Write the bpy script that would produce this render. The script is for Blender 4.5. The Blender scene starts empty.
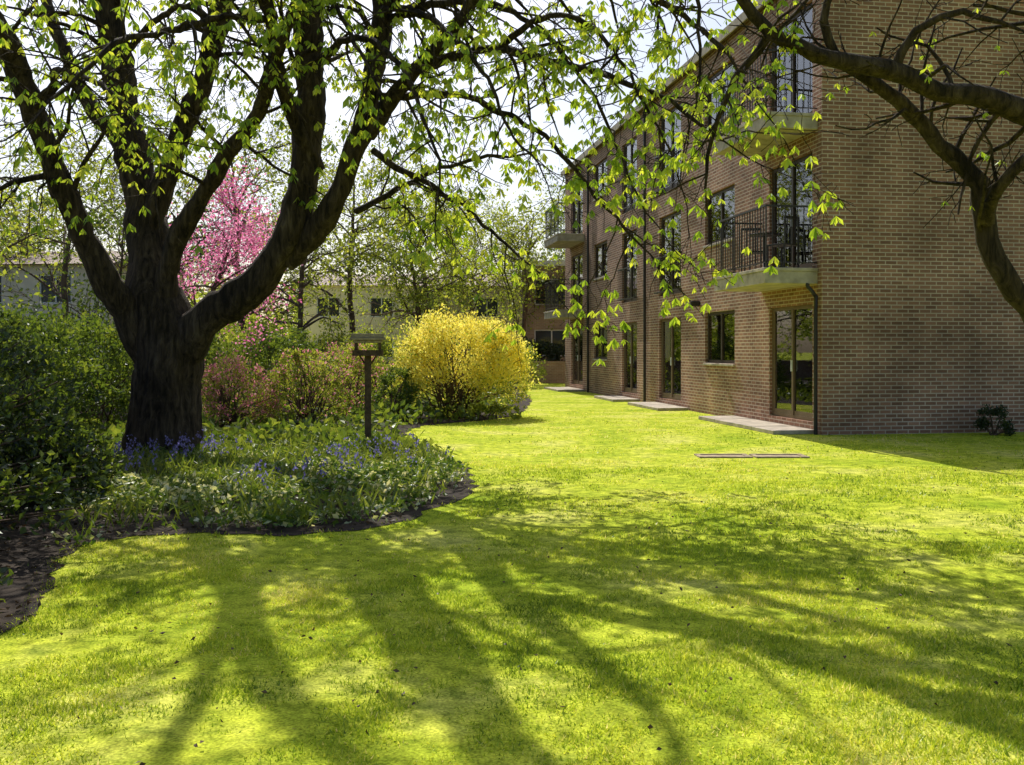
import bpy, math, random
import numpy as np
random.seed(7); rng=np.random.default_rng(11)
scene=bpy.context.scene
F=960.0; H=1.5
def P(px,py,d): return np.array([(px-512)/F*d, d, H-(py-350)/F*d])
def G(px,py):
    d=F*H/(py-350.0); return np.array([(px-512)/F*d,d])
def unit(v):
    v=np.asarray(v,float); return v/(np.linalg.norm(v)+1e-9)
def unitn(v): return v/(np.linalg.norm(v,axis=1,keepdims=True)+1e-9)
def link(o): scene.collection.objects.link(o); return o
# ---------------------------------------------------------------- materials
def newmat(name):
    m=bpy.data.materials.new(name); m.use_nodes=True
    nt=m.node_tree; nt.nodes.clear()
    out=nt.nodes.new('ShaderNodeOutputMaterial')
    return m,nt,out
def N(nt,t,**k):
    n=nt.nodes.new(t)
    for a,b in k.items(): setattr(n,a,b)
    return n
def setramp(r,stops):
    e=r.color_ramp.elements
    while len(e)<len(stops): e.new(0.5)
    for i,(p,c) in enumerate(stops):
        e[i].position=p; e[i].color=(c[0],c[1],c[2],1)
def simple(name,col,rough=.7,metal=0,noise=.25,nscale=8,bump=.0,spec=.3):
    m,nt,out=newmat(name)
    b=N(nt,'ShaderNodeBsdfPrincipled'); b.inputs['Roughness'].default_value=rough
    b.inputs['Metallic'].default_value=metal; b.inputs['Specular IOR Level'].default_value=spec
    tc=N(nt,'ShaderNodeTexCoord'); nz=N(nt,'ShaderNodeTexNoise'); nz.inputs['Scale'].default_value=nscale; nz.inputs['Detail'].default_value=6
    nt.links.new(tc.outputs['Object'],nz.inputs['Vector'])
    r=N(nt,'ShaderNodeValToRGB'); c=np.array(col)
    setramp(r,[(.3,c*(1-noise)),(.7,c*(1+noise))])
    nt.links.new(nz.outputs['Fac'],r.inputs['Fac']); nt.links.new(r.outputs['Color'],b.inputs['Base Color'])
    if bump>0:
        bp=N(nt,'ShaderNodeBump'); bp.inputs['Strength'].default_value=bump; bp.inputs['Distance'].default_value=.02
        nt.links.new(nz.outputs['Fac'],bp.inputs['Height']); nt.links.new(bp.outputs['Normal'],b.inputs['Normal'])
    nt.links.new(b.outputs[0],out.inputs[0]); return m
def leafmat(name,stops,trans=.45,tboost=1.3,gloss=.04,tb=(1.15,1,.5)):
    m,nt,out=newmat(name)
    at=N(nt,'ShaderNodeAttribute',attribute_name='rnd')
    r=N(nt,'ShaderNodeValToRGB'); setramp(r,stops)
    nt.links.new(at.outputs['Fac'],r.inputs['Fac'])
    d=N(nt,'ShaderNodeBsdfDiffuse'); t=N(nt,'ShaderNodeBsdfTranslucent'); g=N(nt,'ShaderNodeBsdfGlossy'); g.inputs['Roughness'].default_value=.4
    mul=N(nt,'ShaderNodeVectorMath',operation='MULTIPLY'); mul.inputs[1].default_value=(tboost*tb[0],tboost*tb[1],tboost*tb[2])
    nt.links.new(r.outputs['Color'],d.inputs['Color']); nt.links.new(r.outputs['Color'],mul.inputs[0]); nt.links.new(mul.outputs[0],t.inputs['Color'])
    mx=N(nt,'ShaderNodeMixShader'); mx.inputs[0].default_value=trans
    nt.links.new(d.outputs[0],mx.inputs[1]); nt.links.new(t.outputs[0],mx.inputs[2])
    m2=N(nt,'ShaderNodeMixShader'); m2.inputs[0].default_value=gloss
    nt.links.new(mx.outputs[0],m2.inputs[1]); nt.links.new(g.outputs[0],m2.inputs[2])
    nt.links.new(m2.outputs[0],out.inputs[0]); return m
def brickmat(name,c1,c2,mortar,rowh=.072):
    m,nt,out=newmat(name)
    tc=N(nt,'ShaderNodeTexCoord'); sp=N(nt,'ShaderNodeSeparateXYZ'); ad=N(nt,'ShaderNodeMath',operation='ADD'); cb=N(nt,'ShaderNodeCombineXYZ')
    L=nt.links.new
    L(tc.outputs['Object'],sp.inputs[0]); L(sp.outputs[0],ad.inputs[0]); L(sp.outputs[1],ad.inputs[1]); L(ad.outputs[0],cb.inputs[0]); L(sp.outputs[2],cb.inputs[1])
    br=N(nt,'ShaderNodeTexBrick'); br.offset=.5
    for k,v in (('Scale',1),('Mortar Size',.0105),('Mortar Smooth',.2),('Bias',0),('Brick Width',.22),('Row Height',rowh)): br.inputs[k].default_value=v
    br.inputs['Color1'].default_value=(*c1,1); br.inputs['Color2'].default_value=(*c2,1); br.inputs['Mortar'].default_value=(*mortar,1)
    L(cb.outputs[0],br.inputs['Vector'])
    nz=N(nt,'ShaderNodeTexNoise'); nz.inputs['Scale'].default_value=.9; nz.inputs['Detail'].default_value=7; L(tc.outputs['Object'],nz.inputs['Vector'])
    mr=N(nt,'ShaderNodeMapRange'); mr.inputs[3].default_value=.65; mr.inputs[4].default_value=1.3; mr.inputs[1].default_value=.3; mr.inputs[2].default_value=.7
    L(nz.outputs['Fac'],mr.inputs[0])
    vm=N(nt,'ShaderNodeVectorMath',operation='SCALE'); L(br.outputs['Color'],vm.inputs[0]); L(mr.outputs[0],vm.inputs['Scale'])
    b=N(nt,'ShaderNodeBsdfPrincipled'); b.inputs['Roughness'].default_value=.85; b.inputs['Specular IOR Level'].default_value=.2
    L(vm.outputs[0],b.inputs['Base Color'])
    bp=N(nt,'ShaderNodeBump'); bp.inputs['Strength'].default_value=.6; bp.inputs['Distance'].default_value=.01; bp.invert=True
    L(br.outputs['Fac'],bp.inputs['Height']); L(bp.outputs['Normal'],b.inputs['Normal'])
    L(b.outputs[0],out.inputs[0]); return m
def barkmat(name,c1,c2,c3):
    m,nt,out=newmat(name); L=nt.links.new
    tc=N(nt,'ShaderNodeTexCoord'); mp=N(nt,'ShaderNodeMapping'); mp.inputs['Scale'].default_value=(9,9,1.6)
    L(tc.outputs['Object'],mp.inputs[0])
    nz=N(nt,'ShaderNodeTexNoise'); nz.inputs['Scale'].default_value=1.5; nz.inputs['Detail'].default_value=12; nz.inputs['Roughness'].default_value=.68; nz.inputs['Distortion'].default_value=.5
    L(mp.outputs[0],nz.inputs['Vector'])
    nb=N(nt,'ShaderNodeTexNoise'); nb.inputs['Scale'].default_value=1.3; nb.inputs['Detail'].default_value=4; L(tc.outputs['Object'],nb.inputs['Vector'])
    mm=N(nt,'ShaderNodeMath',operation='MULTIPLY_ADD'); mm.inputs[1].default_value=.35; L(nb.outputs['Fac'],mm.inputs[0]); L(nz.outputs['Fac'],mm.inputs[2])
    r=N(nt,'ShaderNodeValToRGB'); setramp(r,[(.55,c1),(.72,c2),(.95,c3)]); L(mm.outputs[0],r.inputs['Fac'])
    bp=N(nt,'ShaderNodeBump'); bp.inputs['Strength'].default_value=1; bp.inputs['Distance'].default_value=.12; L(nz.outputs['Fac'],bp.inputs['Height'])
    b=N(nt,'ShaderNodeBsdfPrincipled'); b.inputs['Roughness'].default_value=.9; b.inputs['Specular IOR Level'].default_value=.2
    L(r.outputs['Color'],b.inputs['Base Color']); L(bp.outputs['Normal'],b.inputs['Normal']); L(b.outputs[0],out.inputs[0]); return m
def glassmat():
    m,nt,out=newmat('window_glass'); L=nt.links.new
    g=N(nt,'ShaderNodeBsdfGlossy'); g.inputs['Roughness'].default_value=.02; g.inputs['Color'].default_value=(.95,.97,1,1)
    t=N(nt,'ShaderNodeBsdfTransparent'); t.inputs['Color'].default_value=(.85,.9,.87,1)
    fr=N(nt,'ShaderNodeFresnel'); fr.inputs['IOR'].default_value=2.1
    mx=N(nt,'ShaderNodeMixShader'); L(fr.outputs[0],mx.inputs[0]); L(t.outputs[0],mx.inputs[1]); L(g.outputs[0],mx.inputs[2]); L(mx.outputs[0],out.inputs[0]); return m
M_brick=brickmat('brown_brick',(.36,.19,.125),(.21,.11,.073),(.52,.41,.32))
M_brick2=brickmat('far_brick',(.40,.27,.19),(.30,.20,.14),(.42,.36,.28))
M_bark=barkmat('chestnut_bark',(.022,.016,.012),(.085,.06,.04),(.21,.16,.11))
M_twig=simple('twig_bark',(.12,.08,.055),.9,noise=.4,nscale=5)
M_glass=glassmat()
M_frame=simple('dark_frame',(.06,.042,.03),.5)
M_cream=simple('brown_frame',(.16,.11,.065),.5,noise=.12)
M_conc=simple('concrete',(.44,.38,.30),.9,noise=.3,nscale=5,bump=.3)
M_iron=simple('black_iron',(.035,.03,.03),.45)
M_white=simple('white_paint',(.7,.7,.68),.5,noise=.08)
M_curt=simple('curtain_cloth',(.78,.78,.72),.9,noise=.1)
M_room=simple('dark_room',(.08,.07,.06),.9)
M_wood=simple('weathered_wood',(.10,.065,.04),.8,noise=.4,nscale=14,bump=.3)
M_woodl=simple('pale_wood',(.36,.29,.21),.8,noise=.3,nscale=14,bump=.3)
M_felt=simple('roof_felt',(.08,.08,.08),.9)
M_tile=simple('roof_tile',(.30,.22,.17),.8,noise=.3,nscale=3)
M_render=simple('beige_render',(.76,.66,.52),.9,noise=.1,nscale=2)
LF_chest=leafmat('chestnut_leaf',[(0,(.13,.23,.02)),(.5,(.27,.40,.04)),(1,(.47,.54,.08))],.6,1.6)
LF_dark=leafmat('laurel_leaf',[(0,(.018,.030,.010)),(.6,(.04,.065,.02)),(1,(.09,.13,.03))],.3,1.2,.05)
LF_mid=leafmat('shrub_leaf',[(0,(.045,.09,.018)),(.6,(.11,.175,.028)),(1,(.22,.28,.05))],.5,1.4)
LF_light=leafmat('spring_leaf',[(0,(.14,.20,.03)),(.6,(.28,.36,.06)),(1,(.44,.48,.11))],.55,1.4)
LF_yel=leafmat('forsythia_flower',[(0,(.74,.62,.05)),(.3,(.95,.83,.12)),(1,(.98,.92,.32))],.5,1.05,.02,(1,1,.9))
LF_pink=leafmat('pink_blossom',[(0,(.50,.08,.24)),(.6,(.82,.26,.46)),(1,(.92,.48,.64))],.55,1.2,.02,(1,1,1))
LF_red=leafmat('azalea_blossom',[(0,(.45,.12,.16)),(.5,(.75,.26,.34)),(1,(.85,.5,.52))],.5,1.1,.02,(1,1,1))
LF_var=leafmat('variegated_leaf',[(0,(.05,.11,.012)),(.55,(.15,.25,.03)),(.76,(.38,.46,.2)),(1,(.84,.86,.66))],.4,1.2)
LF_blue=leafmat('bluebell_flower',[(0,(.15,.13,.36)),(1,(.38,.34,.66))],.35,1.1,.02,(1,1,1))
LF_grass=leafmat('grass_blade',[(0,(.10,.18,.010)),(.4,(.33,.45,.025)),(.7,(.57,.61,.06)),(1,(.74,.68,.28))],.5,1.4,.03,(1.1,1,.8))
LF_litter=leafmat('leaf_litter',[(0,(.06,.04,.025)),(1,(.17,.115,.07))],.1,1.0,.02)
# ---------------------------------------------------------------- mesh helpers
def mkmesh(name,V,Fc,mat,rnd=None,smooth=False):
    me=bpy.data.meshes.new(name)
    me.from_pydata(np.asarray(V).tolist(),[],Fc.tolist() if hasattr(Fc,'tolist') else Fc)
    me.materials.append(mat)
    if rnd is not None:
        a=me.attributes.new('rnd','FLOAT','POINT'); a.data.foreach_set('value',np.asarray(rnd,dtype=np.float32))
    if smooth: me.polygons.foreach_set('use_smooth',[True]*len(me.polygons))
    me.update(); return me
def obj(name,me,parent=None,loc=None,rot=None):
    o=bpy.data.objects.new(name,me); link(o)
    if parent is not None: o.parent=parent
    if loc is not None: o.location=loc
    if rot is not None: o.rotation_euler=rot
    return o
def top(o,label,cat,group=None):
    o['label']=label; o['category']=cat
    if group: o['group']=group
    return o
def boxes(bs):
    V=[];Q=[]
    for (x0,x1,y0,y1,z0,z1) in bs:
        b=len(V)
        V+=[(x0,y0,z0),(x1,y0,z0),(x1,y1,z0),(x0,y1,z0),(x0,y0,z1),(x1,y0,z1),(x1,y1,z1),(x0,y1,z1)]
        Q+=[(b,b+3,b+2,b+1),(b+4,b+5,b+6,b+7),(b,b+1,b+5,b+4),(b+1,b+2,b+6,b+5),(b+2,b+3,b+7,b+6),(b+3,b,b+4,b+7)]
    return np.array(V,float),Q
def boxmesh(name,bs,mat,bevel=0):
    V,Q=boxes(bs); me=mkmesh(name,V,Q,mat)
    if bevel>0:
        import bmesh
        bm=bmesh.new(); bm.from_mesh(me); bmesh.ops.bevel(bm,geom=bm.edges[:],offset=bevel,segments=1,affect='EDGES'); bm.to_mesh(me); bm.free()
    return me
def leafgeo(Pt,A,L,W,rnd,fold=.2,wide=.5):
    n=len(Pt); A=unitn(A); R=rng.normal(size=(n,3)); S=unitn(np.cross(A,R)); Nn=np.cross(A,S)
    L=np.broadcast_to(np.asarray(L,float),(n,))[:,None]; W=np.broadcast_to(np.asarray(W,float),(n,))[:,None]
    b=Pt; t=Pt+A*L; l=Pt+A*L*wide+S*W*.5+Nn*W*fold; r=Pt+A*L*wide-S*W*.5+Nn*W*fold
    V=np.stack([b,l,t,r],1).reshape(-1,3)
    i=np.arange(n)[:,None]*4
    T=np.concatenate([i+np.array([[0,1,2]]),i+np.array([[0,2,3]])],0)
    return V,T,np.repeat(np.clip(rnd,0,1),4)
def leafmesh(name,Pt,A,L,W,mat,rnd,fold=.2,wide=.5):
    V,T,r=leafgeo(Pt,A,L,W,rnd,fold,wide); return mkmesh(name,V,T,mat,r)
class Wood:
    def __init__(s): s.V=[];s.Q=[];s.n=0
    def tube(s,pts,rad,k=6,ridge=0):
        pts=np.asarray(pts,float); m=len(pts); t=np.gradient(pts,axis=0); t=unitn(t)
        ref=np.array([.31,.93,.2]) if abs(t[0][1])<.8 else np.array([.9,.1,.4])
        u=unit(np.cross(t[0],ref)); th=np.arange(k)/k*2*math.pi
        rings=[]
        for i in range(m):
            u=unit(u-t[i]*np.dot(u,t[i])); v=np.cross(t[i],u)
            rr=rad[i]*np.ones(k)
            if ridge: rr=rr*(1+ridge*(np.sin(3*th+.11*i)+.8*np.sin(5*th-.2*i)+.6*np.sin(9*th+1.3-.2*i)+.35*np.sin(14*th+i*.25))+rng.normal(0,ridge*.5,k))
            rings.append(pts[i]+rr[:,None]*(np.cos(th)[:,None]*u+np.sin(th)[:,None]*v))
        s.V.append(np.concatenate(rings)); 
        a=np.arange(k); b=(a+1)%k; q=[]
        for i in range(m-1):
            q.append(np.stack([s.n+i*k+a,s.n+i*k+b,s.n+(i+1)*k+b,s.n+(i+1)*k+a],1))
        s.Q.append(np.concatenate(q)); s.n+=m*k
    def mesh(s,name,mat,off=(0,0,0)):
        return mkmesh(name,np.concatenate(s.V)-np.array(off),np.concatenate(s.Q),mat,smooth=True)
def catmull(c,step=.18):
    c=np.asarray(c,float); c=np.vstack([2*c[0]-c[1],c,2*c[-1]-c[-2]]); out=[]
    for i in range(1,len(c)-2):
        n=max(2,int(np.linalg.norm(c[i+1][:3]-c[i][:3])/step))
        for j in range(n):
            t=j/n; p0,p1,p2,p3=c[i-1:i+3]
            out.append(.5*((2*p1)+(-p0+p2)*t+(2*p0-5*p1+4*p2-p3)*t*t+(-p0+3*p1-3*p2+p3)*t**3))
    out.append(c[-2]); return np.array(out)
def grow(W,LP,p,d,length,r,level,maxlevel,wig=.14,grav=-.02,dens=(3,4),clen=(.3,.6),minr=.004):
    seg=max(3,int(length/.16)); step=length/seg; pts=[p]; ds=[d]
    for i in range(seg):
        d=unit(d+rng.normal(0,wig,3)+np.array([0,0,grav])); p=p+d*step; pts.append(p); ds.append(d)
    rad=np.maximum(np.linspace(r,r*.3,seg+1),minr)
    W.tube(pts,rad,5 if r>.03 else (4 if r>.015 else 3))
    if level<maxlevel:
        nch=max(2,int(length*dens[min(level,len(dens)-1)]))
        for _ in range(nch):
            t=rng.uniform(.2,1.0); i=min(seg,int(t*seg)); pv=unit(np.cross(ds[i],rng.normal(size=3)))
            cd=unit(ds[i]*.7+pv*rng.uniform(.6,1.1)+np.array([0,0,.0]))
            grow(W,LP,pts[i],cd,length*rng.uniform(*clen),max(rad[i]*.6,minr),level+1,maxlevel,wig*1.15,grav,dens,clen,minr)
        LP.append(pts[-1])
    else:
        LP.append(pts[-1])
        if seg>=3: LP.append(pts[int(seg*.55)])
# ---------------------------------------------------------------- camera, light, sky
cam=bpy.data.cameras.new('camera'); co=link(bpy.data.objects.new('camera',cam)); co.location=(0,0,H); co.rotation_euler=(math.radians(90),0,0)
cam.sensor_width=36; cam.lens=36*F/1024; cam.shift_y=-32.5/1024; cam.clip_end=1000; cam.clip_start=.05; scene.camera=co
AZ=math.radians(15); EL=math.radians(48)
sd=np.array([-math.sin(AZ)*math.cos(EL),math.cos(AZ)*math.cos(EL),math.sin(EL)])
from mathutils import Vector
sl=bpy.data.lights.new('sun','SUN'); sl.energy=5.0; sl.angle=math.radians(.4); sl.color=(1,.96,.88)
so=link(bpy.data.objects.new('sun',sl)); so.rotation_euler=Vector(sd).to_track_quat('Z','Y').to_euler(); so.location=(0,0,30)
w=bpy.data.worlds.new('World'); scene.world=w; w.use_nodes=True; nt=w.node_tree
bg=nt.nodes['Background']; sk=nt.nodes.new('ShaderNodeTexSky'); sk.sky_type='NISHITA'; sk.sun_disc=False
sk.sun_elevation=EL; sk.sun_rotation=-AZ; sk.dust_density=2.8; sk.air_density=1.0; sk.ozone_density=1.8
nt.links.new(sk.outputs[0],bg.inputs[0]); bg.inputs[1].default_value=.14
scene.view_settings.view_transform='Standard'; scene.view_settings.look='None'; scene.view_settings.exposure=0
# ---------------------------------------------------------------- ground
def groundmat():
    m,nt,out=newmat('lawn_ground'); L=nt.links.new
    tc=N(nt,'ShaderNodeTexCoord')
    n1=N(nt,'ShaderNodeTexNoise'); n1.inputs['Scale'].default_value=.9; n1.inputs['Detail'].default_value=6
    n2=N(nt,'ShaderNodeTexNoise'); n2.inputs['Scale'].default_value=7; n2.inputs['Detail'].default_value=8; n2.inputs['Roughness'].default_value=.75
    n3=N(nt,'ShaderNodeTexNoise'); n3.inputs['Scale'].default_value=70; n3.inputs['Detail'].default_value=4
    for n in (n1,n2,n3): L(tc.outputs['Object'],n.inputs['Vector'])
    r1=N(nt,'ShaderNodeValToRGB'); setramp(r1,[(.3,(.38,.50,.03)),(.5,(.62,.67,.06)),(.68,(.76,.73,.17))]); L(n1.outputs['Fac'],r1.inputs['Fac'])
    r2=N(nt,'ShaderNodeValToRGB'); setramp(r2,[(.36,(.36,.44,.33)),(.6,(1.08,1.08,1))]); L(n2.outputs['Fac'],r2.inputs['Fac'])
    mx=N(nt,'ShaderNodeVectorMath',operation='MULTIPLY'); L(r1.outputs[0],mx.inputs[0]); L(r2.outputs[0],mx.inputs[1])
    r3=N(nt,'ShaderNodeValToRGB'); setramp(r3,[(.3,(.5,.5,.45)),(.62,(1.1,1.1,1.1))]); L(n3.outputs['Fac'],r3.inputs['Fac'])
    my=N(nt,'ShaderNodeVectorMath',operation='MULTIPLY'); L(mx.outputs[0],my.inputs[0]); L(r3.outputs[0],my.inputs[1])
    b=N(nt,'ShaderNodeBsdfPrincipled'); b.inputs['Roughness'].default_value=1; b.inputs['Specular IOR Level'].default_value=.05
    bp=N(nt,'ShaderNodeBump'); bp.inputs['Strength'].default_value=.5; bp.inputs['Distance'].default_value=.03; L(n2.outputs['Fac'],bp.inputs['Height'])
    L(my.outputs[0],b.inputs['Base Color']); L(bp.outputs[0],b.inputs['Normal']); L(b.outputs[0],out.inputs[0]); return m
me=mkmesh('ground',[(-300,-100,0),(300,-100,0),(300,500,0),(-300,500,0)],[(0,1,2,3)],groundmat())
g=obj('ground',me); g['kind']='structure'
edge=[G(x,y) for x,y in [(-140,690),(-30,650),(35,605),(70,560),(110,540),(200,534),(300,535),(380,526),(440,508),(474,487),(462,466),(430,450),(402,441),(408,432),(430,425),(480,421),(515,415),(530,404),(527,394),(515,386)]]
fe=catmull(np.array([[e[0],e[1],0] for e in edge]),.2)[:,:2]
fe=fe+rng.normal(0,.05,fe.shape)
bedp=np.vstack([fe,[[-1.2,46],[-60,46],[-60,3]]])
def inpoly(x,y,poly):
    ins=np.zeros(len(x),bool); n=len(poly); j=n-1
    for i in range(n):
        xi,yi=poly[i]; xj,yj=poly[j]
        c=((yi>y)!=(yj>y))&(x<(xj-xi)*(y-yi)/(yj-yi+1e-12)+xi); ins^=c; j=i
    return ins
M_soil=simple('soil_surface',(.036,.025,.016),1,noise=.6,nscale=6,bump=.9)
me=mkmesh('flower_bed',[(x,y,.006) for x,y in bedp],[tuple(range(len(bedp)))],M_soil)
o=obj('flower_bed_soil',me); o['kind']='structure'
def vn(x,y,s,seed):
    r=np.random.default_rng(seed).random((64,64)); X_=(x*s)%64; Y_=(y*s)%64
    i=X_.astype(int)%64; j=Y_.astype(int)%64; fx=X_-np.floor(X_); fy=Y_-np.floor(Y_); fx=fx*fx*(3-2*fx); fy=fy*fy*(3-2*fy)
    a=r[i,j];b=r[(i+1)%64,j];c=r[i,(j+1)%64];d=r[(i+1)%64,(j+1)%64]
    return (a*(1-fx)+b*fx)*(1-fy)+(c*(1-fx)+d*fx)*fy
def blades(n,d0,d1,hl,wl):
    d=d0+(d1-d0)*rng.random(n)**.9; x=(rng.random(n)*2-1)*(d*.58+.3)
    jx=rng.normal(0,.06,n); jy=rng.normal(0,.06,n)
    keep=~inpoly(x+jx,d+jy,bedp)
    ex=(x-5.47)*.987+(d-16.94)*.158; fy=-(x-5.47)*.158+(d-16.94)*.987
    keep&=~((ex>-.9)&(fy>.1)&(fy<4.1)); keep&=~((ex>-.03)&(fy>-.03))
    keep&=~((x>2.55)&(x<4.15)&(d>13.25)&(d<13.8))
    pn=1.2*(vn(x,d,1.1,1)-.5)+1.2*(vn(x,d,3.3,2)-.5)+1.0*(vn(x,d,9,3)-.5)
    keep&=(rng.random(n)<.62+1.05*pn)
    x=x[keep];d=d[keep];pn=pn[keep]; m=len(x)
    A=np.stack([rng.normal(0,.7,m),rng.normal(0,.7,m),np.ones(m)],1); A=unitn(A)
    h=rng.uniform(hl*.5,hl*1.2,m); h*=np.clip(1+.8*pn,.3,1.7); wd=rng.uniform(wl*.6,wl*1.3,m)
    Pb=np.stack([x,d,np.zeros(m)],1); th=rng.random(m)*math.pi; S=np.stack([np.cos(th),np.sin(th),np.zeros(m)],1)
    V=np.stack([Pb-S*wd[:,None]/2,Pb+S*wd[:,None]/2,Pb+A*h[:,None]],1).reshape(-1,3)
    tint=vn(x,d,.7,5)*.45+vn(x,d,2.2,6)*.3+vn(x,d,7,8)*.25-.5
    T=np.arange(m*3).reshape(-1,3); r=np.clip(rng.normal(.48,.16,m)+1.2*tint+(rng.random(m)<.04)*.5,0,1)
    return V,T,np.repeat(r,3)
parts=[blades(200000,3.0,7.5,.024,.007),blades(90000,7.5,13,.028,.012),blades(28000,13,24,.03,.022)]
V=np.concatenate([p[0] for p in parts]); off=0; Ts=[]
for p in parts: Ts.append(p[1]+off); off+=len(p[0])
o=obj('grass',mkmesh('grass',V,np.concatenate(Ts),LF_grass,np.concatenate([p[2] for p in parts]))); o['kind']='stuff'; o['label']='short mown sunlit green lawn grass'
def litter(n,xs,ys,name,label,test,s=1):
    x=rng.uniform(*xs,n); y=rng.uniform(*ys,n); k=test(x,y); x=x[k];y=y[k]; m=len(x)
    Pt=np.stack([x,y,rng.uniform(.01,.04,m)],1); A=np.stack([rng.normal(size=m),rng.normal(size=m),rng.normal(0,.2,m)],1)
    o=obj(name,leafmesh(name,Pt,A,rng.uniform(.03,.07,m)*s,rng.uniform(.015,.035,m)*s,LF_litter,rng.random(m))); o['kind']='stuff'; o['label']=label
litter(9000,(-9,-1),(4,16),'leaf_litter','dry brown leaf litter on bare soil',lambda x,y:inpoly(x,y,bedp))
litter(700,(-3,6),(3.3,12),'fallen_leaves','scattered dry leaves on the lawn',lambda x,y:~inpoly(x,y,bedp),.6)
# ---------------------------------------------------------------- ground cover in bed
bedfront=np.array([G(x,y) for x,y in [(75,552),(110,535),(200,529),(300,531),(375,522),(430,504),(458,486),(446,466),(418,450),(390,442),(300,440),(200,440),(100,450),(60,500)]])
def inbed(n,j=.05):
    x=rng.uniform(-7,-.2,n); y=rng.uniform(7,16.5,n); k=inpoly(x+rng.normal(0,j,n),y+rng.normal(0,j,n),bedfront); return x[k],y[k]
x,y=inbed(82000,.09); cl=vn(x,y,1.3,21)+.6*vn(x,y,3.1,22)-.8
k=rng.random(len(x))<.42+1.2*cl; x=x[k];y=y[k];cl=cl[k]; m=len(x)
h=(.04+.20*np.clip(cl+.15,0,1.3))
z=h*np.sqrt(rng.random(m))+.01
Pt=np.stack([x,y,z],1); A=np.stack([rng.normal(size=m),rng.normal(size=m)-.3,rng.normal(.15,.45,m)],1)
wz=np.clip(.07+(y<10.6)*.24*(vn(x,y,2.5,24)>.35)+(vn(x,y,1.7,23)>.6)*.26,0,1)
rn=np.where(rng.random(m)<wz,rng.uniform(.75,1,m),rng.uniform(.05,.66,m))
o=obj('ground_cover',leafmesh('ground_cover',Pt,A,rng.uniform(.045,.09,m),rng.uniform(.03,.055,m),LF_var,rn,.15)); o['kind']='stuff'; o['label']='variegated low leafy ground cover plants in the flower bed'
n=26000; x=rng.uniform(-22,0,n); y=14+22*rng.random(n)**1.3; k=inpoly(x,y,bedp)&(vn(x,y,.8,31)>.12); x=x[k];y=y[k]; m=len(x)
Pt=np.stack([x,y,rng.uniform(.02,.32,m)*vn(x,y,.9,33)*1.4],1)
o=obj('border_underplanting',leafmesh('border_underplanting',Pt,rng.normal(size=(m,3))+[0,-.2,.4],rng.uniform(.10,.2,m),rng.uniform(.07,.12,m),LF_mid,rng.uniform(.1,1,m),.15)); o['kind']='stuff'; o['label']='low green leafy plants under the border shrubs'
x,y=inbed(16000); k=rng.random(len(x))<np.clip(.05+.9*vn(x,y,1.1,41),.05,1)*.8; x=x[k];y=y[k]; m=len(x)
th=rng.random(m)*2*math.pi; A=np.stack([np.cos(th)*.55,np.sin(th)*.55,np.ones(m)],1)
Pt=np.stack([x,y,np.zeros(m)],1); L1=rng.uniform(.12,.32,m)
V1,T1,r1=leafgeo(Pt,A,L1,.022,rng.uniform(.4,1,m),.2,.6)
Pt2=Pt+unitn(A)*(L1*.75)[:,None]; A2=np.stack([np.cos(th),np.sin(th),-.35*np.ones(m)],1)
V2,T2,r2=leafgeo(Pt2,A2,L1*.5,.018,rng.uniform(.6,1,m),.2,.3)
o=obj('bluebell_foliage',mkmesh('bluebell_foliage',np.vstack([V1,V2]),np.vstack([T1,T2+len(V1)]),LF_mid,np.concatenate([r1,r2]))); o['kind']='stuff'; o['label']='arching strap leaves of bluebells in the flower bed'
zones=[(P(150,0,12.4)[0],12.4,.9,.6,55),(P(205,0,13.0)[0],13.0,.5,.45,22),(P(385,0,12.3)[0],12.3,.7,.7,34),(P(330,0,11)[0],11,.8,.7,18),(P(110,0,11)[0],10.9,.6,.6,20),(P(240,0,10)[0],9.9,1.2,.5,10)]
fp=[]
for cx,cy,rx,ry,n in zones:
    for _ in range(n):
        sx=cx+rng.normal(0,rx*.6); sy=cy+rng.normal(0,ry*.6); hh=rng.uniform(.2,.42); lean=rng.normal(0,.05,2)
        for i in range(rng.integers(5,10)):
            t=.6+.4*rng.random(); fp.append((sx+lean[0]*t*2+rng.normal(0,.018),sy+lean[1]*t*2+rng.normal(0,.018),hh*t))
fp=np.array(fp); m=len(fp)
o=obj('bluebell_flowers',leafmesh('bluebell_flowers',fp,np.stack([rng.normal(0,.5,m),rng.normal(0,.5,m),-np.ones(m)],1),rng.uniform(.028,.045,m),.026,LF_blue,rng.random(m),.4)); o['kind']='stuff'; o['label']='violet blue bluebell flowers around the chestnut tree'
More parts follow.
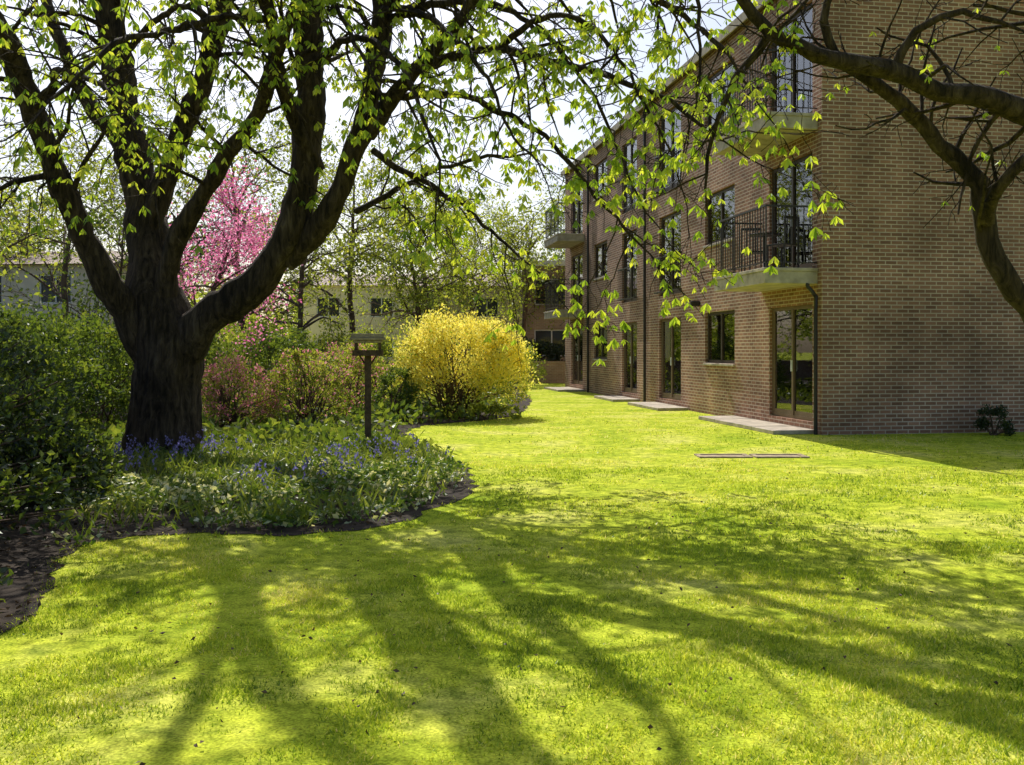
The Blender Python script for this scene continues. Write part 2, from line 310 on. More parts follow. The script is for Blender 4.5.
# ---------------------------------------------------------------- chestnut tree
def drooping(LP,keep,n=5,L=(.10,.19),spread=.45,jit=.07,highkeep=None,nc=3):
    Pts=[];A=[];R=[];Ls=[]
    for p in LP:
        kk=keep if (highkeep is None or p[2]<6.9) else highkeep
        if rng.random()>kk: continue
        for c in range(rng.integers(1,nc)):
            q=p+rng.normal(0,jit,3); ll=rng.uniform(*L); th0=rng.random()*6.28; b=rng.uniform(.05,.95); k=rng.integers(n-1,n+2)
            for i in range(k):
                th=th0+i*6.28/k; s=spread*rng.uniform(.4,1.6)
                Pts.append(q); A.append((math.cos(th)*s,math.sin(th)*s,-1+rng.uniform(0,.6))); R.append(b+rng.normal(0,.1)); Ls.append(ll*rng.uniform(.7,1.1))
    return np.array(Pts),np.array(A),np.array(R),np.array(Ls)
def limb(W,LP,ctrl,sp0=.3,spacing=.45,clen=(1.2,2.4),k=12,ridge=.03,grav=-.03,maxlevel=2,wig=.14,dens=(2.8,3.6),r_child=.28,upbias=.15,thin=True):
    c=np.array([list(P(a,b,d))+[r] for a,b,d,r in ctrl]); s=catmull(c,.13); n=len(s)
    wob=np.cumsum(rng.normal(0,.017,(n,3)),0); wob-=np.linspace(0,1,n)[:,None]*wob[-1]
    pts=s[:,:3]+wob; rad=s[:,3]*(1+.08*np.sin(np.arange(n)*.7+rng.random()*6)+rng.normal(0,.03,n))
    W.tube(pts,rad,k,ridge)
    T=unitn(np.gradient(pts,axis=0)); i=int(n*sp0)
    stepn=max(1,int(spacing/.13))
    while i<n:
        pv=unit(np.cross(T[i],rng.normal(size=3)))
        d=unit(T[i]*.5+pv+np.array([0,0,upbias])); L=rng.uniform(*clen)
        high=pts[i][2]>7.4 and thin
        grow(W,LP,pts[i],d,L,min(.045,max(.012,rad[i]*r_child)),0,maxlevel-(1 if high else 0),wig,grav,dens,(.3,.55))
        i+=max(1,int(stepn*rng.uniform(.6,1.4)*(1.6 if high else 1)))
    grow(W,LP,pts[-1],T[-1],clen[1],rad[-1],0,maxlevel,wig,grav,dens,(.3,.55))
W=Wood(); LP=[]
base=P(165,455,13.7); bx,by=base[0],13.7
tr=catmull(np.array([[bx,by,-.1,.62],[bx,by,.15,.55],[bx+.02,by,.5,.50],[bx+.03,by,1.0,.465],[bx+.06,by,1.4,.46],[bx+.02,by,1.8,.42],[bx-.12,by,2.3,.34]]),.08)
W.tube(tr[:,:3],tr[:,3],40,.04)
limb(W,LP,[(158,345,13.7,.36),(150,290,13.8,.31),(144,220,14,.27),(133,150,14.1,.235),(120,60,14.2,.21),(108,-60,14.3,.19),(110,-200,14.3,.14),(120,-330,14.2,.06)],.38,.5,(1.1,2.0),16,.045)
limb(W,LP,[(152,352,13.7,.26),(112,285,13.4,.19),(85,235,13.2,.17),(62,180,13,.155),(35,110,12.8,.14),(0,45,12.5,.12),(-60,-60,12,.10),(-110,-170,11.6,.05)],.33,.44,(1.0,1.9),12,.045)
limb(W,LP,[(165,300,13.6,.16),(185,230,13.4,.14),(222,165,13.2,.115),(262,112,12.9,.10),(292,40,12.4,.085),(325,-60,11.8,.06),(380,-160,11.2,.03)],.28,.42,(1.0,1.7),12,.04)
limb(W,LP,[(182,350,13.7,.32),(215,320,13.5,.255),(255,288,13.35,.225),(290,250,13.3,.22),(309,200,13.3,.21),(318,130,13.3,.20),(322,50,13.3,.19),(320,-50,13.2,.18),(312,-170,13,.15),(325,-320,12.6,.08)],.42,.5,(1.1,2.0),16,.045)
limb(W,LP,[(284,262,13.3,.18),(333,218,13.1,.155),(359,165,13,.145),(376,90,12.9,.14),(383,0,12.8,.135),(372,-120,12.6,.115),(385,-280,12.2,.06)],.38,.5,(1.1,1.9),12,.04)
limb(W,LP,[(370,135,12.9,.115),(402,82,12.5,.10),(450,35,12,.085),(500,-35,11.4,.08),(560,-120,10.8,.065),(640,-230,10,.035)],.3,.42,(1.1,1.9))
limb(W,LP,[(135,165,14,.13),(92,100,14.3,.105),(62,35,14.6,.09),(35,-60,15,.07),(10,-150,15.2,.03)],.3,.46,(1.0,1.7))
limb(W,LP,[(316,170,13.3,.11),(282,110,12.8,.095),(262,20,12.2,.085),(240,-120,11.2,.08),(215,-300,10.0,.04)],.3,.5,(1.0,1.7))
limb(W,LP,[(148,240,13.9,.17),(176,150,13.9,.155),(205,60,13.8,.155),(232,-50,13.7,.15),(256,-217,13.7,.14),(282,-380,13.6,.09)],.3,.48,(1.0,1.7))
long=[[(378,95,12.8,.06),(440,95,12.3,.045),(510,120,11.9,.035),(575,170,11.5,.025),(630,235,11.2,.014)],
 [(420,70,12.4,.07),(500,50,11.8,.055),(580,65,11.2,.04),(660,90,10.6,.028),(722,140,10.2,.014)],
 [(500,-35,11.4,.06),(570,-20,10.8,.05),(640,0,10.4,.04),(700,35,10,.026),(752,90,9.7,.012)],
 [(372,150,12.9,.05),(425,185,12.6,.036),(480,225,12.3,.026),(530,265,12,.012)],
 [(356,212,13.1,.05),(405,190,12.8,.035),(470,165,12.5,.025),(540,150,12,.012)],
 [(383,20,12.8,.06),(450,0,12,.05),(530,20,11.5,.035),(600,100,11,.022),(640,200,10.6,.012)],
 [(500,50,11.8,.045),(550,10,11.2,.036),(610,40,10.8,.025),(670,150,10.4,.012)],
 [(60,175,13,.05),(20,180,12.6,.035),(-30,200,12.2,.02)],
 [(383,10,12.6,.05),(420,10,11.6,.04),(470,50,10.8,.03),(510,130,10.2,.014)],
 [(322,60,13.2,.06),(360,40,12,.045),(410,80,11,.03),(440,160,10.4,.014)],
 [(262,20,12.2,.05),(180,30,10.8,.04),(110,50,9.8,.03),(50,100,9.2,.014)],
 [(120,60,14.1,.06),(160,20,13,.045),(220,10,12,.03),(270,60,11.4,.014)],
 [(35,110,12.8,.05),(60,70,11.6,.04),(100,80,10.6,.03),(150,140,10,.014)],
 [(560,-120,10.8,.05),(640,-90,10.2,.04),(690,-30,9.8,.03),(700,60,9.6,.014)],
 [(232,-40,13.6,.06),(300,-30,12.4,.045),(350,20,11.6,.03),(380,90,11,.014)]]
for c in long: limb(W,LP,c,.12,.26,(.6,1.3),6,0,-.05,2,.16,(3.2,4),.45,.05)
for c in [[(320,-50,13.2,.17),(330,-240,11.8,.17),(350,-480,10.2,.12)],[(383,0,12.8,.14),(500,-200,11,.14),(640,-420,9.5,.09)],[(35,110,12.8,.13),(-60,-80,11,.13),(-140,-300,9.8,.1)],[(372,-120,12.6,.12),(560,-260,12,.11),(780,-380,11,.07)],
          [(500,-200,11,.10),(600,-240,10.6,.08),(720,-300,10,.04)],[(560,-120,10.8,.06),(640,-150,10.8,.05),(760,-190,10.8,.03)]]:
    limb(W,LP,c,.2,.75,(1.3,2.2),7,.02,-.02,2,.14,(2.0,2.4),thin=False)  # extra limbs, mostly above the view, added to shade the near lawn
T=obj('chestnut_tree',None,loc=(bx,by,0)); T.empty_display_size=.5
top(T,'large multi stemmed chestnut tree with drooping young leaves in flower bed','tree')
obj('trunk',W.mesh('trunk',M_bark,(bx,by,0)),T)
Pt,A,R,Ls=drooping(LP,.45,5,(.075,.155),.42,.09,.13)
print('chestnut clusters',len(LP),'leaves',len(Pt))
obj('crown',leafmesh('crown',Pt-np.array([bx,by,0]),A,Ls,Ls*.35,LF_chest,R,.2,.62),T)
# ---------------------------------------------------------------- right-hand tree, limbs reach in
W=Wood(); LP=[]; rx0,ry0=6.6,8.6
tr=catmull(np.array([[rx0,ry0,-.1,.5],[rx0,ry0,.4,.38],[rx0-.1,ry0,1.2,.33],[rx0-.25,ry0,2.0,.28]]),.12); W.tube(tr[:,:3],tr[:,3],20,.03)
def rl(c,**k): limb(W,LP,c,**k)
a=(512+F*(rx0-.25)/ry0, 350-(2.0-H)*F/ry0)
kw=dict(spacing=.29,clen=(.4,1.1),k=12,ridge=.045,grav=.0,dens=(3.4,4),wig=.24,upbias=.25)
rl([(a[0],a[1],8.6,.2),(1090,330,8.5,.14),(1030,300,8.4,.11),(998,255,8.3,.095),(985,200,8.3,.085),(945,145,8.2,.075),(900,105,8.1,.06),(850,70,8,.045),(830,20,7.9,.035),(850,-60,7.8,.015)],sp0=.46,**kw)
rl([(a[0],a[1],8.6,.25),(1180,200,8.4,.17),(1080,130,8.1,.115),(1024,112,8,.10),(960,98,7.9,.088),(890,76,7.8,.075),(820,58,7.7,.062),(770,38,7.6,.05),(742,0,7.5,.04),(720,-60,7.4,.02)],sp0=.3,**kw)
rl([(985,225,8.3,.06),(1000,185,8.0,.055),(1030,155,7.8,.045),(1080,120,7.6,.03)],sp0=.3,**kw)
rl([(a[0],a[1],8.6,.22),(1190,60,8.2,.16),(1100,-60,7.6,.12),(950,-150,7.0,.10),(800,-230,6.6,.06)],sp0=.3,spacing=.45,clen=(1.2,2.0),k=8,ridge=0,grav=-.01)
rl([(1190,60,8.2,.14),(1220,-200,7.6,.1),(1180,-420,7,.05)],sp0=.2,spacing=.5,clen=(1.2,2.2),k=8,ridge=0,grav=-.01)
rl([(1190,60,8.2,.13),(1060,-100,9,.11),(900,-200,9.8,.09),(760,-260,10.6,.05)],sp0=.25,spacing=.4,clen=(1.2,2.2),k=8,ridge=0,grav=-.01,thin=False)  # unseen limb overhead, added to cast dappled shade on the lawn
rl([(890,76,7.8,.045),(910,30,7.7,.035),(960,10,7.6,.025),(1020,30,7.5,.012)],sp0=.2,**kw)
rl([(770,38,7.6,.035),(735,80,7.8,.026),(712,140,8,.018),(705,190,8.1,.01)],sp0=.2,**{**kw,'clen':(.3,.8)})
T=obj('garden_tree',None,loc=(rx0,ry0,0)); top(T,'dark twisting bare limbed tree with sparse spring leaves near brick wall','tree')
obj('trunk',W.mesh('trunk',M_bark,(rx0,ry0,0)),T)
LPa=[p for p in LP if (p[0]/p[1]*F+512<800 or p[2]>5.2 or rng.random()<.12)]
Pt,A,R,Ls=drooping(LPa,.42,4,(.05,.10),.6,.04,.6)
obj('crown',leafmesh('crown',Pt-np.array([rx0,ry0,0]),A,Ls,Ls*.4,LF_chest,R,.2,.55),T)
# ---------------------------------------------------------------- shrubs
def shrub(name,label,cat,x,y,rx,ry,h,n,ls,mat,clumps=70,rough=.22,mat2=None,frac2=0,stems=26,up=.2,low=.12,group=None,fill=.55,flat=1.0,lowmix=False):
    E=obj(name,None,loc=(x,y,0)); top(E,label,cat,group)
    th=rng.random(clumps)*2*math.pi; ph=np.arccos(rng.random(clumps)); rad=rng.uniform(fill,1.0,clumps)**.6
    sp=np.sin(ph)**flat; cp=np.cos(ph)**flat
    lump=1+.10*np.sin(3*th+1)+.07*np.sin(5*th)
    C=np.stack([np.cos(th)*sp*rx*rad*lump,np.sin(th)*sp*ry*rad*lump,cp*h*rad*.88+low*h],1)
    C[:,2]=np.clip(C[:,2],low*h,None); cr=rng.uniform(.5,1.3,clumps)*rough*min(rx,h*.7); cb=rng.normal(0,.12,clumps)
    i=rng.integers(0,clumps,n); off=unitn(rng.normal(size=(n,3)))*(rng.random(n)**.5)[:,None]*cr[i][:,None]
    Pt=C[i]+off; Pt[:,2]=np.maximum(Pt[:,2],.03)
    A=rng.normal(size=(n,3))+np.array([0,0,up])+unitn(Pt)*.7; r=np.clip(.5+cb[i]+rng.normal(0,.17,n),0,1)
    L=rng.uniform(ls*.6,ls*1.3,n); fr=frac2*np.ones(n)
    if lowmix:
        tt=Pt[:,2]/h; fr=frac2+.75*np.clip((.40-tt)/.3,0,1)+.35*np.clip((-Pt[:,0]/rx-.5)*1.6,0,1)
        drop=(tt<.3)&(rng.random(n)<.5); kp=~drop; Pt=Pt[kp];A=A[kp];r=r[kp];L=L[kp];fr=fr[kp];n=len(L)
    sel=(rng.random(n)<fr) if mat2 else np.zeros(n,bool)
    obj('foliage',leafmesh('foliage',Pt[~sel],A[~sel],L[~sel],L[~sel]*.55,mat,r[~sel]),E)
    if mat2: obj('leaves' if lowmix else 'blossom',leafmesh('blossom',Pt[sel]*1.02,A[sel],L[sel],L[sel]*.7,mat2,r[sel]),E)
    Wd=Wood()
    for s in range(stems):
        e=C[rng.integers(0,clumps)]*(1.0 if s%3 else 1.12); b=np.array([rng.normal(0,.12*rx),rng.normal(0,.12*ry),0]); mid=b*.6+e*.4+np.array([0,0,.25*e[2]])
        c=catmull(np.array([b,mid,e]),.2); Wd.tube(c,np.linspace(.02,.006,len(c)),4)
    obj('stems',Wd.mesh('stems',M_twig),E); return E
X=lambda px,d:(px-512)/F*d
shrub('forsythia','broad forsythia shrub covered in bright yellow flowers','shrub',X(457,21.5),21.5,1.5,1.15,2.3,30000,.065,LF_yel,260,.2,LF_light,.08,90,.5,.10,fill=.65,flat=.72,lowmix=True)
shrub('shrub','leafy green shrub beside the yellow forsythia','shrub',X(396,20.3),20.3,.5,.45,1.2,4000,.06,LF_mid,70,.22)
shrub('shrub','low sparse green plants at the foot of the forsythia','shrub',X(490,20.7),20.7,.75,.35,.35,1800,.055,LF_light,50,.25,stems=6)
shrub('azalea','twiggy shrub with fresh green leaves and pink buds','shrub',X(305,18.6),18.6,.95,.8,1.5,8000,.055,LF_light,130,.17,LF_red,.12,50,flat=.85)
shrub('azalea','reddish pink flowering azalea behind the bird table','shrub',X(228,17.8),17.8,.85,.7,1.35,6500,.05,LF_light,110,.2,LF_red,.34,40,flat=.85)
shrub('azalea','small pink flowering shrub under the trees','shrub',X(345,22.5),22.5,1.1,.8,1.7,5500,.06,LF_light,100,.2,LF_red,.22)
for (px,d,r,h,mt,n) in [(270,23,1.5,2.1,LF_mid,6000),(165,21,1.6,2.2,LF_mid,6000),(90,19,1.5,2.2,LF_mid,6000),(20,17,1.4,2.2,LF_mid,6000),(375,27,1.5,2.0,LF_light,5000),(330,30,1.8,2.4,LF_light,5500),(-50,15,1.4,2.2,LF_mid,5000),(440,33,2.0,2.1,LF_mid,5000),(500,38,1.8,2.0,LF_light,4500),(210,27,2,2.6,LF_light,5500),(100,25,2.0,2.5,LF_mid,5500),(40,23,1.8,2.4,LF_mid,5000)]:
    shrub('shrub','leafy green garden shrub in the border','shrub',X(px,d),d,r,r*.9,h,n,.10,mt,110,.2,group='border shrubs')
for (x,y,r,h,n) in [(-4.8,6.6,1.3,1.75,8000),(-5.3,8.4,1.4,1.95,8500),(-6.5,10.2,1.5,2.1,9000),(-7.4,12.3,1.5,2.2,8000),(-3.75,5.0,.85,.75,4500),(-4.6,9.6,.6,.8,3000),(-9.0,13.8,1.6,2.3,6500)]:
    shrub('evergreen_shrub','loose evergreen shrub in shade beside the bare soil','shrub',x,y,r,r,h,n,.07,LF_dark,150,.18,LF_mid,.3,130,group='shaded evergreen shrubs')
shrub('shrub','small dark shrub against the brick wall','shrub',X(993,16.9),16.9,.32,.2,.5,1500,.05,LF_dark,25,.3,stems=8)
# ---------------------------------------------------------------- background trees
def tree(name,label,x,y,h,spread,mat,ls=.11,n=9000,low=.35,lean=.0,bark=M_twig,nb=11,dn=(2.4,3.0)):
    E=obj(name,None,loc=(x,y,0)); top(E,label,'tree'); Wd=Wood(); LPt=[]
    r0=h*.012; c=catmull(np.array([[0,0,-.05,r0*1.5],[.05,0,h*.2,r0],[lean*.4,.1,h*.5,r0*.7],[lean,.0,h*.85,r0*.15]]),.25)
    c[:,:2]+=np.cumsum(rng.normal(0,.03,(len(c),2)),0)
    Wd.tube(c[:,:3],c[:,3],8,.02)
    for b in range(nb):
        t=rng.uniform(low,.98); i=int(t*(len(c)-1)); th=rng.random()*6.28
        d=unit([math.cos(th),math.sin(th),rng.uniform(.3,1.3)]); grow(Wd,LPt,c[i,:3],d,spread*rng.uniform(.6,1.1)*(1.15-t*.5),c[i,3]*.55,0,2,.14,-.01,dn,(.35,.6),.007)
    obj('trunk',Wd.mesh('trunk',bark),E)
    LPt=np.array(LPt); i=rng.integers(0,len(LPt),n); Pt=LPt[i]+rng.normal(0,.16,(n,3)); A=rng.normal(size=(n,3))-np.array([0,0,.3])
    cb=rng.normal(0,.15,len(LPt)); r=np.clip(.5+cb[i]+rng.normal(0,.15,n),0,1); L=rng.uniform(ls*.6,ls*1.3,n)
    obj('crown',leafmesh('crown',Pt,A,L,L*.6,mat,r),E)
tree('cherry_tree','small blossom tree with pink flowers behind the chestnut',X(185,20),20,5.6,2.3,LF_pink,.065,6500,.42,lean=1.5,nb=15)
for px,d,h,s,mt,n in [(60,27,8,3.4,LF_light,3000),(-30,20,7.5,3,LF_light,2600),(300,31,8,3,LF_light,3200),(415,36,8,3.2,LF_light,4300),(520,46,9.5,3.8,LF_light,5000),(350,38,10.5,4.4,LF_light,4000),(240,38,12,4.8,LF_light,3800),(150,34,11,4.4,LF_light,3400),(470,56,11,4.8,LF_light,5000),(570,58,12,4.5,LF_mid,6000),(430,50,12,5.2,LF_light,4500),(30,42,11,4.8,LF_light,3000),(110,24,5.5,2.4,LF_mid,2500)]:
    tree('garden_tree','tall airy tree with fresh pale green spring leaves',X(px,d),d,h,s,mt,.12 if d<35 else .16,n,.3,lean=rng.uniform(-.8,.8),nb=18,dn=(2.5,3.2))
n=34000; cn=200; cx=rng.uniform(-75,45,cn); cy=rng.uniform(66,90,cn); cz=rng.uniform(0,6.0,cn); cr=rng.uniform(1,2.4,cn)
i=rng.integers(0,cn,n); Pt=np.stack([cx,cy,cz],1)[i]+unitn(rng.normal(size=(n,3)))*(rng.random(n)**.6*cr[i])[:,None]; Pt[:,2]=np.abs(Pt[:,2])
o=obj('distant_trees',leafmesh('distant_trees',Pt,rng.normal(size=(n,3)),rng.uniform(.3,.65,n),.35,LF_light,np.clip(rng.normal(.5,.2,n),0,1))); o['kind']='stuff'; o['label']='distant belt of leafy trees beyond the gardens'
# ---------------------------------------------------------------- walls with openings
def wallgeo(o,u,nrm,L,Ht,ops,depth):
    o=np.array(o,float);u=np.array(u,float);nrm=np.array(nrm,float); up=np.array([0,0,1.])
    us=sorted(set([0,L]+[a for q in ops for a in q[:2]])); zs=sorted(set([0,Ht]+[a for q in ops for a in q[2:]]))
    V=[];Q=[]
    def quad(*p):
        b=len(V); V.extend(p); Q.append((b,b+1,b+2,b+3))
    pt=lambda a,z,dd=0: o+u*a+up*z-nrm*dd
    for i in range(len(us)-1):
        for j in range(len(zs)-1):
            cu=(us[i]+us[i+1])/2; cz=(zs[j]+zs[j+1])/2
            if any(q[0]<cu<q[1] and q[2]<cz<q[3] for q in ops): continue
            quad(pt(us[i],zs[j]),pt(us[i+1],zs[j]),pt(us[i+1],zs[j+1]),pt(us[i],zs[j+1]))
    for a,b,c,d in ops:
        quad(pt(a,c),pt(a,c,depth),pt(a,d,depth),pt(a,d)); quad(pt(b,c),pt(b,d),pt(b,d,depth),pt(b,c,depth))
        quad(pt(a,c),pt(b,c),pt(b,c,depth),pt(a,c,depth)); quad(pt(a,d),pt(a,d,depth),pt(b,d,depth),pt(b,d))
    return V,Q
def merge(gs):
    V=[];Q=[]
    for v,q in gs:
        b=len(V); V+=list(v); Q+=[tuple(i+b for i in f) for f in q]
    return V,Q
ang=math.atan2(.158,.987)
B=obj('apartment_building',None,loc=(5.47,16.94,0),rot=(0,0,ang)); top(B,'three storey brown brick apartment block with balconies beside the lawn','building')
FL=21.3; BH=8.45
doors=[];wins=[]
for fl in range(3):
    z=fl*2.75
    for (a_,b_) in [(.36,2.2),(7.5,9.28),(11.4,13.0),(18.3,20.2)]:
        doors.append((a_,b_,z+.2,z+2.33,fl))
    for (a_,b_) in [(3.98,5.78),(14.8,16.6)]:
        wins.append((a_,b_,z+1.2,z+2.38,fl))
ops=[d[:4] for d in doors]+[w_[:4] for w_ in wins]
gm=merge([wallgeo((0,0,0),(0,1,0),(-1,0,0),FL,BH,ops,.16),wallgeo((0,0,0),(1,0,0),(0,-1,0),13,BH,[],.1),
  wallgeo((0,FL,0),(1,0,0),(0,1,0),13,BH,[],.1),wallgeo((13,0,0),(0,1,0),(1,0,0),FL,BH,[],.1)])
obj('wall',mkmesh('wall',gm[0],gm[1],M_brick),B)
obj('roof',boxmesh('roof',[(-.12,13.1,-.12,FL+.12,BH,BH+.12)],M_felt),B)
obj('fascia',boxmesh('fascia',[(-.16,-.122,-.16,FL+.12,BH-.10,BH+.10),(-.118,13.1,-.16,-.122,BH-.10,BH+.10)],M_conc),B)
obj('floor',boxmesh('floor',[(.2,12.9,.2,FL-.2,z,z+.08) for z in (.05,2.7,5.45)]+[(3.2,3.3,.2,FL-.2,.14,8.3)],M_room),B)
def opening(a,b,z0,z1,kind,fl):
    w_=b-a; h=z1-z0; t=.07; x0,x1=.06,.11
    mat=M_cream if (kind=='patio_door' and fl==0) else M_frame
    fr=[(x0,x1,0.004,t,0.004,h-.004),(x0,x1,w_-t,w_-.004,0.004,h-.004),(x0+.002,x1-.002,t,w_-t,.004,t),(x0+.002,x1-.002,t,w_-t,h-t,h-.004),(x0-.01,x1+.002,w_/2-.035,w_/2+.035,t,h-t)]
    if kind=='patio_door': fr+=[(x0+.01,x1-.005,t,t+.04,t,h-t),(x0+.01,x1-.005,w_-t-.04,w_-t,t,h-t),(x0+.01,x1-.005,t+.04,w_-t-.04,t,t+.08)]
    o=obj(kind,boxmesh(kind,fr,mat),B,(0,a,z0))
    obj('pane',boxmesh('pane',[(.082,.088,t+.002,w_/2-.037,t+.002,h-t-.002),(.082,.088,w_/2+.037,w_-t-.002,t+.002,h-t-.002)],M_glass),o)
    for s0,s1 in [(.05,w_*rng.uniform(.3,.48)),(w_*rng.uniform(.52,.75),w_-.05)]:
        V=[];Q=[]
        k=int((s1-s0)/.03)+2
        for i in range(k):
            yy=s0+(s1-s0)*i/(k-1); xx=.155+.02*math.sin(i*1.3)
            V+=[(xx,yy,.03),(xx,yy,h)]
            if i: Q.append((2*i-2,2*i,2*i+1,2*i-1))
        obj('curtain',mkmesh('curtain',V,Q,M_curt,smooth=True),o)
    if kind=='patio_door': obj('handle',boxmesh('handle',[(x0-.04,x0-.012,w_/2-.02,w_/2+.01,h*.42,h*.52)],M_white),o)
    else: obj('sill',boxmesh('sill',[(-.05,.058,-.03,w_+.03,-.06,-.003)],M_conc,.008),o)
for d in doors: opening(*d[:4],'patio_door',d[4])
for d in wins: opening(*d[:4],'window',d[4])
def balcony(y0,y1,z,p=1.0):
    o=obj('balcony',boxmesh('balcony',[(-p,-.003,y0,y1,z-.24,z-.02),(-p-.02,-.003,y0-.02,y1+.02,z-.02,z+.04)],M_conc,.006),B)
    bs=[(-p+.02,-p+.06,y0+.02,y1-.02,z+1.12,z+1.155),(-p+.062,-.004,y0+.022,y0+.058,z+1.122,z+1.153),(-p+.062,-.004,y1-.058,y1-.022,z+1.122,z+1.153),
        (-p+.03,-p+.05,y0+.03,y1-.03,z+.13,z+.15),(-p+.052,-.004,y0+.03,y0+.05,z+.131,z+.149),(-p+.052,-.004,y1-.05,y1-.03,z+.131,z+.149)]
    n=int((y1-y0)/.12)
    for i in range(n+1):
        yy=y0+.04+(y1-y0-.08)*i/n; q=.013 if i%6 else .02; zz=z+.041 if i%6==0 else z+.15
        bs.append((-p+.04-q/2,-p+.04+q/2,yy-q/2,yy+q/2,zz,z+1.12))
    m=int(p/.12)
    for e in (y0+.04,y1-.04):
        for i in range(1,m):
            xx=-p+.04+(p-.05)*i/m; bs.append((xx-.0065,xx+.0065,e-.0065,e+.0065,z+.15,z+1.122))
    obj('railing',boxmesh('railing',bs,M_iron),o)
for z in (2.92,5.67):
    balcony(.15,2.6,z); balcony(18.0,20.5,z)
def juliet(y0,y1,z):
    bs=[(-.12,-.09,y0,y1,z+1.0,z+1.04),(-.12,-.09,y0,y1,z+.08,z+.11)]
    k=int((y1-y0)/.13)
    for i in range(k+1):
        yy=y0+.01+(y1-y0-.02)*i/k; bs.append((-.110,-.10,yy-.005,yy+.005,z+.11,z+1.0))
    for e in (y0+.02,y1-.06):
        bs+= [(-.088,-.002,e,e+.04,z+1.0,z+1.04),(-.088,-.002,e,e+.04,z+.08,z+.11)]
    obj('railing',boxmesh('railing',bs,M_iron),B)
for z in (2.95,5.7):
    juliet(7.4,9.4,z); juliet(11.3,13.1,z)
def pipe(pts,r,name='drainpipe'):
    Wd=Wood(); c=catmull(np.array(pts),.1); Wd.tube(c,[r]*len(c),8)
    return obj(name,Wd.mesh(name,M_iron),B)
pipe([(-.07,.10,0),(-.07,.10,2.2),(-.07,.10,2.45),(-.2,.13,2.62),(-.2,.13,2.68)],.035)
pipe([(-.07,10.4,0),(-.07,10.4,4),(-.07,10.4,8.3)],.04)
pipe([(-.07,17.2,0),(-.07,17.2,4),(-.07,17.2,8.3)],.04)
obj('wall_lamp',boxmesh('wall_lamp',[(-.22,-.002,6.1,6.22,2.55,2.68)],M_iron,.02),B)
def loc2w(x,y): return (5.47+x*math.cos(ang)-y*math.sin(ang),16.94+x*math.sin(ang)+y*math.cos(ang))
for (y0,y1,p) in [(.2,4.0,.82),(6.9,9.6,.8),(11.1,13.4,.8),(17.9,20.6,1.0)]:
    bs=[]; k=max(2,int((y1-y0)/.9)); L=(y1-y0)/k
    for i in range(k): bs.append((-p,-.01,i*L+.006,(i+1)*L-.006,0,.07+.004*(i%2)))
    x_,y_=loc2w(0,y0); o=obj('doorstep',boxmesh('doorstep',bs,M_conc,.006),None,(x_,y_,.0),(0,0,ang)); top(o,'pale concrete paving slab step at a patio door','step','patio door steps')
def chair(x,y,z,r):
    wx,wy=loc2w(x,y); E=obj('balcony_chair',None,loc=(wx,wy,z),rot=(0,0,ang+r)); top(E,'slim black metal chair on the balcony','chair','balcony chairs')
    obj('seat',boxmesh('seat',[(-.21,.21,-.21,.21,.43,.46)],M_iron,.005),E)
    obj('backrest',boxmesh('backrest',[(-.21,-.19,-.2,-.17,.462,.9),(-.21,-.19,.17,.2,.462,.9),(-.212,-.188,-.2,.2,.902,.95)]+[(-.205,-.195,a_,a_+.015,.462,.9) for a_ in (-.1,-.03,.04,.11)],M_iron),E)
    lm=boxmesh('leg',[(-.012,.012,-.012,.012,0,.428)],M_iron)
    for a_ in (-.19,.19):
        for b_ in (-.19,.19): obj('leg',lm,E,(a_,b_,0))
chair(-.45,.6,2.962,2.0); chair(-.45,1.95,2.962,-1.8)
wx,wy=loc2w(-.5,1.3); E=obj('balcony_table',None,loc=(wx,wy,2.962)); top(E,'small round dark metal table on the balcony','table')
Wd=Wood(); Wd.tube([(0,0,.70),(0,0,.701),(0,0,.725),(0,0,.726)],[.001,.3,.3,.001],20); obj('table_top',Wd.mesh('table_top',M_iron),E)
Wd=Wood(); Wd.tube([(0,0,0),(0,0,.01),(0,0,.03),(0,0,.35),(0,0,.699)],[.18,.18,.025,.02,.02],10); obj('leg',Wd.mesh('leg',M_iron),E)
M_moss=simple('mossy_concrete',(.36,.28,.18),.95,noise=.4,nscale=7,bump=.3)
for i,(x0,x1) in enumerate([(X(697,13.5),X(750,13.5)),(X(753,13.5),X(806,13.5))]):
    q=(x1-x0)/2
    o=obj('drain_cover',boxmesh('drain_cover',[(-q,q,-.18,-.10,-.02,.02),(-q,-q+.07,-.098,.16,-.02,.018),(q-.07,q,-.098,.16,-.02,.018),(-q,q,.162,.22,-.02,.02),(-q+.072,q-.072,-.098,.16,-.03,.008)],M_moss,.004),None,((x0+x1)/2,13.5,0),(0,0,.02)); top(o,'flat concrete inspection cover set into the lawn','drain cover','drain covers')
# ---------------------------------------------------------------- bird table
bxx,byy=X(368,14.8),14.8
E=obj('bird_table',None,loc=(bxx,byy,0),rot=(0,0,.12)); top(E,'wooden bird table with flat roof on a single post','bird table')
obj('post',boxmesh('post',[(-.05,.05,-.05,.05,0,1.42)],M_wood,.006),E)
obj('tray',boxmesh('tray',[(-.21,.21,-.18,.18,1.422,1.445),(-.22,.22,-.202,-.182,1.41,1.50),(-.22,.22,.182,.202,1.41,1.50),(-.232,-.212,-.18,.18,1.41,1.50),(.212,.232,-.18,.18,1.41,1.50)],M_wood,.003),E)
obj('roof',boxmesh('roof',[(-.27,.27,-.25,.25,1.65,1.69),(-.25,.25,-.23,.23,1.692,1.75),(-.22,.22,-.2,.2,1.61,1.648)],M_woodl,.006),E)
pm=boxmesh('roof_support',[(-.02,.02,-.02,.02,1.446,1.609)],M_wood)
for a_ in (-.18,.18):
    for b_ in (-.15,.15): obj('roof_support',pm,E,(a_,b_,0))
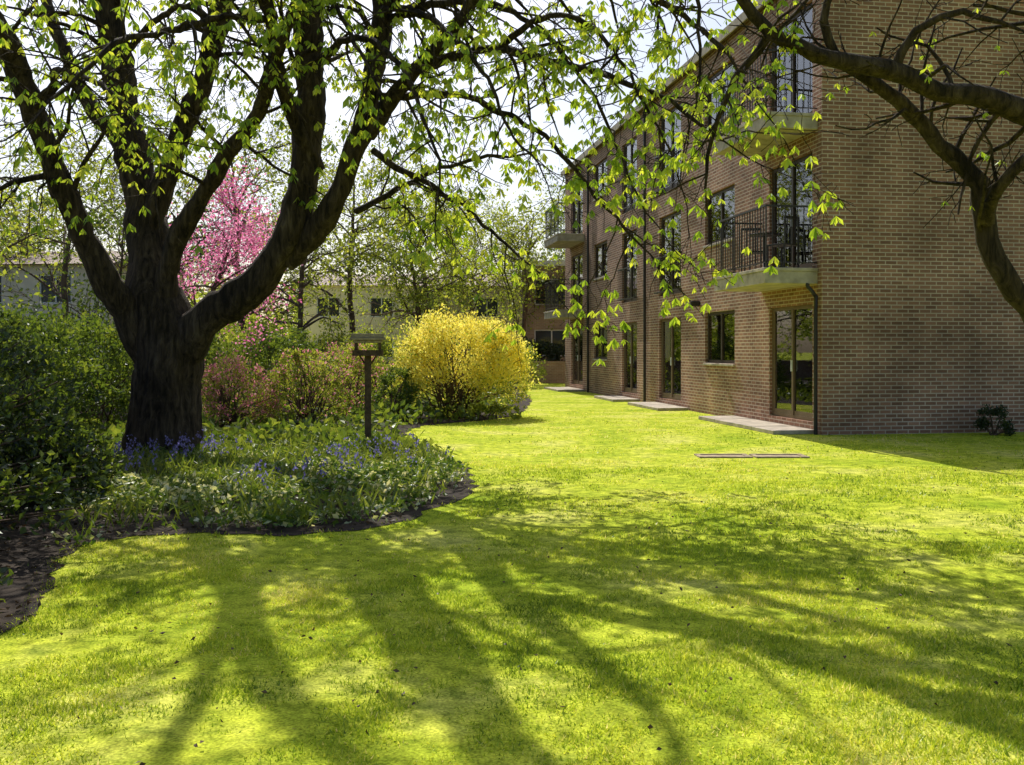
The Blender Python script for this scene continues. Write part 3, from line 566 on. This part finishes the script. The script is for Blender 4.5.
for s in (-1,1):
    Wd=Wood(); Wd.tube([(s*.051,0,1.29),(s*.13,0,1.42)],[.014,.014],4); obj('brace',Wd.mesh('brace',M_wood),E)
# ---------------------------------------------------------------- background buildings & wall
m_,nt_,out_=newmat('dark_glass'); b_=N(nt_,'ShaderNodeBsdfPrincipled'); b_.inputs['Base Color'].default_value=(.03,.035,.04,1); b_.inputs['Roughness'].default_value=.05; nt_.links.new(b_.outputs[0],out_.inputs[0]); M_dg=m_
def house(name,label,x,y,rot,wid,dep,ht,roofh,wmat,winlist,rmat=M_tile):
    E=obj(name,None,loc=(x,y,0),rot=(0,0,rot)); top(E,label,'building')
    ops=[(a,a+w_,z,z+h) for a,w_,z,h in winlist]
    g_=merge([wallgeo((0,0,0),(1,0,0),(0,-1,0),wid,ht,ops,.12),wallgeo((wid,0,0),(0,1,0),(1,0,0),dep,ht,[],.1),wallgeo((0,0,0),(0,1,0),(-1,0,0),dep,ht,[],.1),wallgeo((0,dep,0),(1,0,0),(0,1,0),wid,ht,[],.1)])
    obj('wall',mkmesh('wall',g_[0],g_[1],wmat),E)
    if roofh>0:
        e=.35
        V=[(-e,-e,ht),(wid+e,-e,ht),(wid+e,dep+e,ht),(-e,dep+e,ht),(-e,dep/2,ht+roofh),(wid+e,dep/2,ht+roofh)]
        obj('roof',mkmesh('roof',V,[(0,1,5,4),(2,3,4,5),(1,2,5),(3,0,4),(0,3,2,1)],rmat),E)
    else: obj('roof',boxmesh('roof',[(-.2,wid+.2,-.2,dep+.2,ht,ht+.25)],M_white),E)
    for a,w_,z,h in winlist:
        o=obj('window',boxmesh('window',[(.003,.06,.05,.09,.003,h-.003),(w_-.06,w_-.003,.05,.09,.003,h-.003),(.06,w_-.06,.052,.088,.003,.06),(.06,w_-.06,.052,.088,h-.06,h-.003),(w_/2-.03,w_/2+.03,.048,.086,.06,h-.06)],M_white),E,(a,0,z))
        obj('pane',boxmesh('pane',[(.0,w_,.1,.11,.0,h)],M_dg),o)
W4=lambda n,sp,z,w_=1.4,h=1.2,o=1.0:[(o+i*sp,w_,z,h) for i in range(n)]
house('house','beige rendered two storey house behind the garden trees',X(-120,40),40,-.1,10,7,5.0,.9,M_render,W4(3,3.0,.9)+W4(3,3.0,3.4))
house('house','brown brick building with dark windows beyond the lawn',X(522,47),47,-.08,9,8,5.6,0,M_brick2,W4(3,2.6,1.2,1.7,1.3,.6)+W4(3,2.6,3.7,1.7,1.3,.6))
house('house','pale brick house seen through the trees',X(300,58),58,.05,14,8,5.4,1.0,M_render,W4(4,3.2,1.0)+W4(4,3.2,3.5))
o=obj('garden_wall',boxmesh('garden_wall',[(-16,4.6,-.11,.11,0,.92),(-16.03,4.63,-.14,.14,.922,.99)],M_brick2),None,(X(560,43.5),43.5,0),(0,0,-.02)); top(o,'low brick garden wall with coping at end of lawn','wall')
for px,d,h in [(545,45.2,2.0),(520,45.2,2.3),(480,44.8,2.2)]:
    shrub('hedge_shrub','clipped dark green shrub behind the low brick wall','shrub',X(px,d),d,1.1,.7,h,3500,.14,LF_dark,50,.25,group='shrubs behind the low wall')
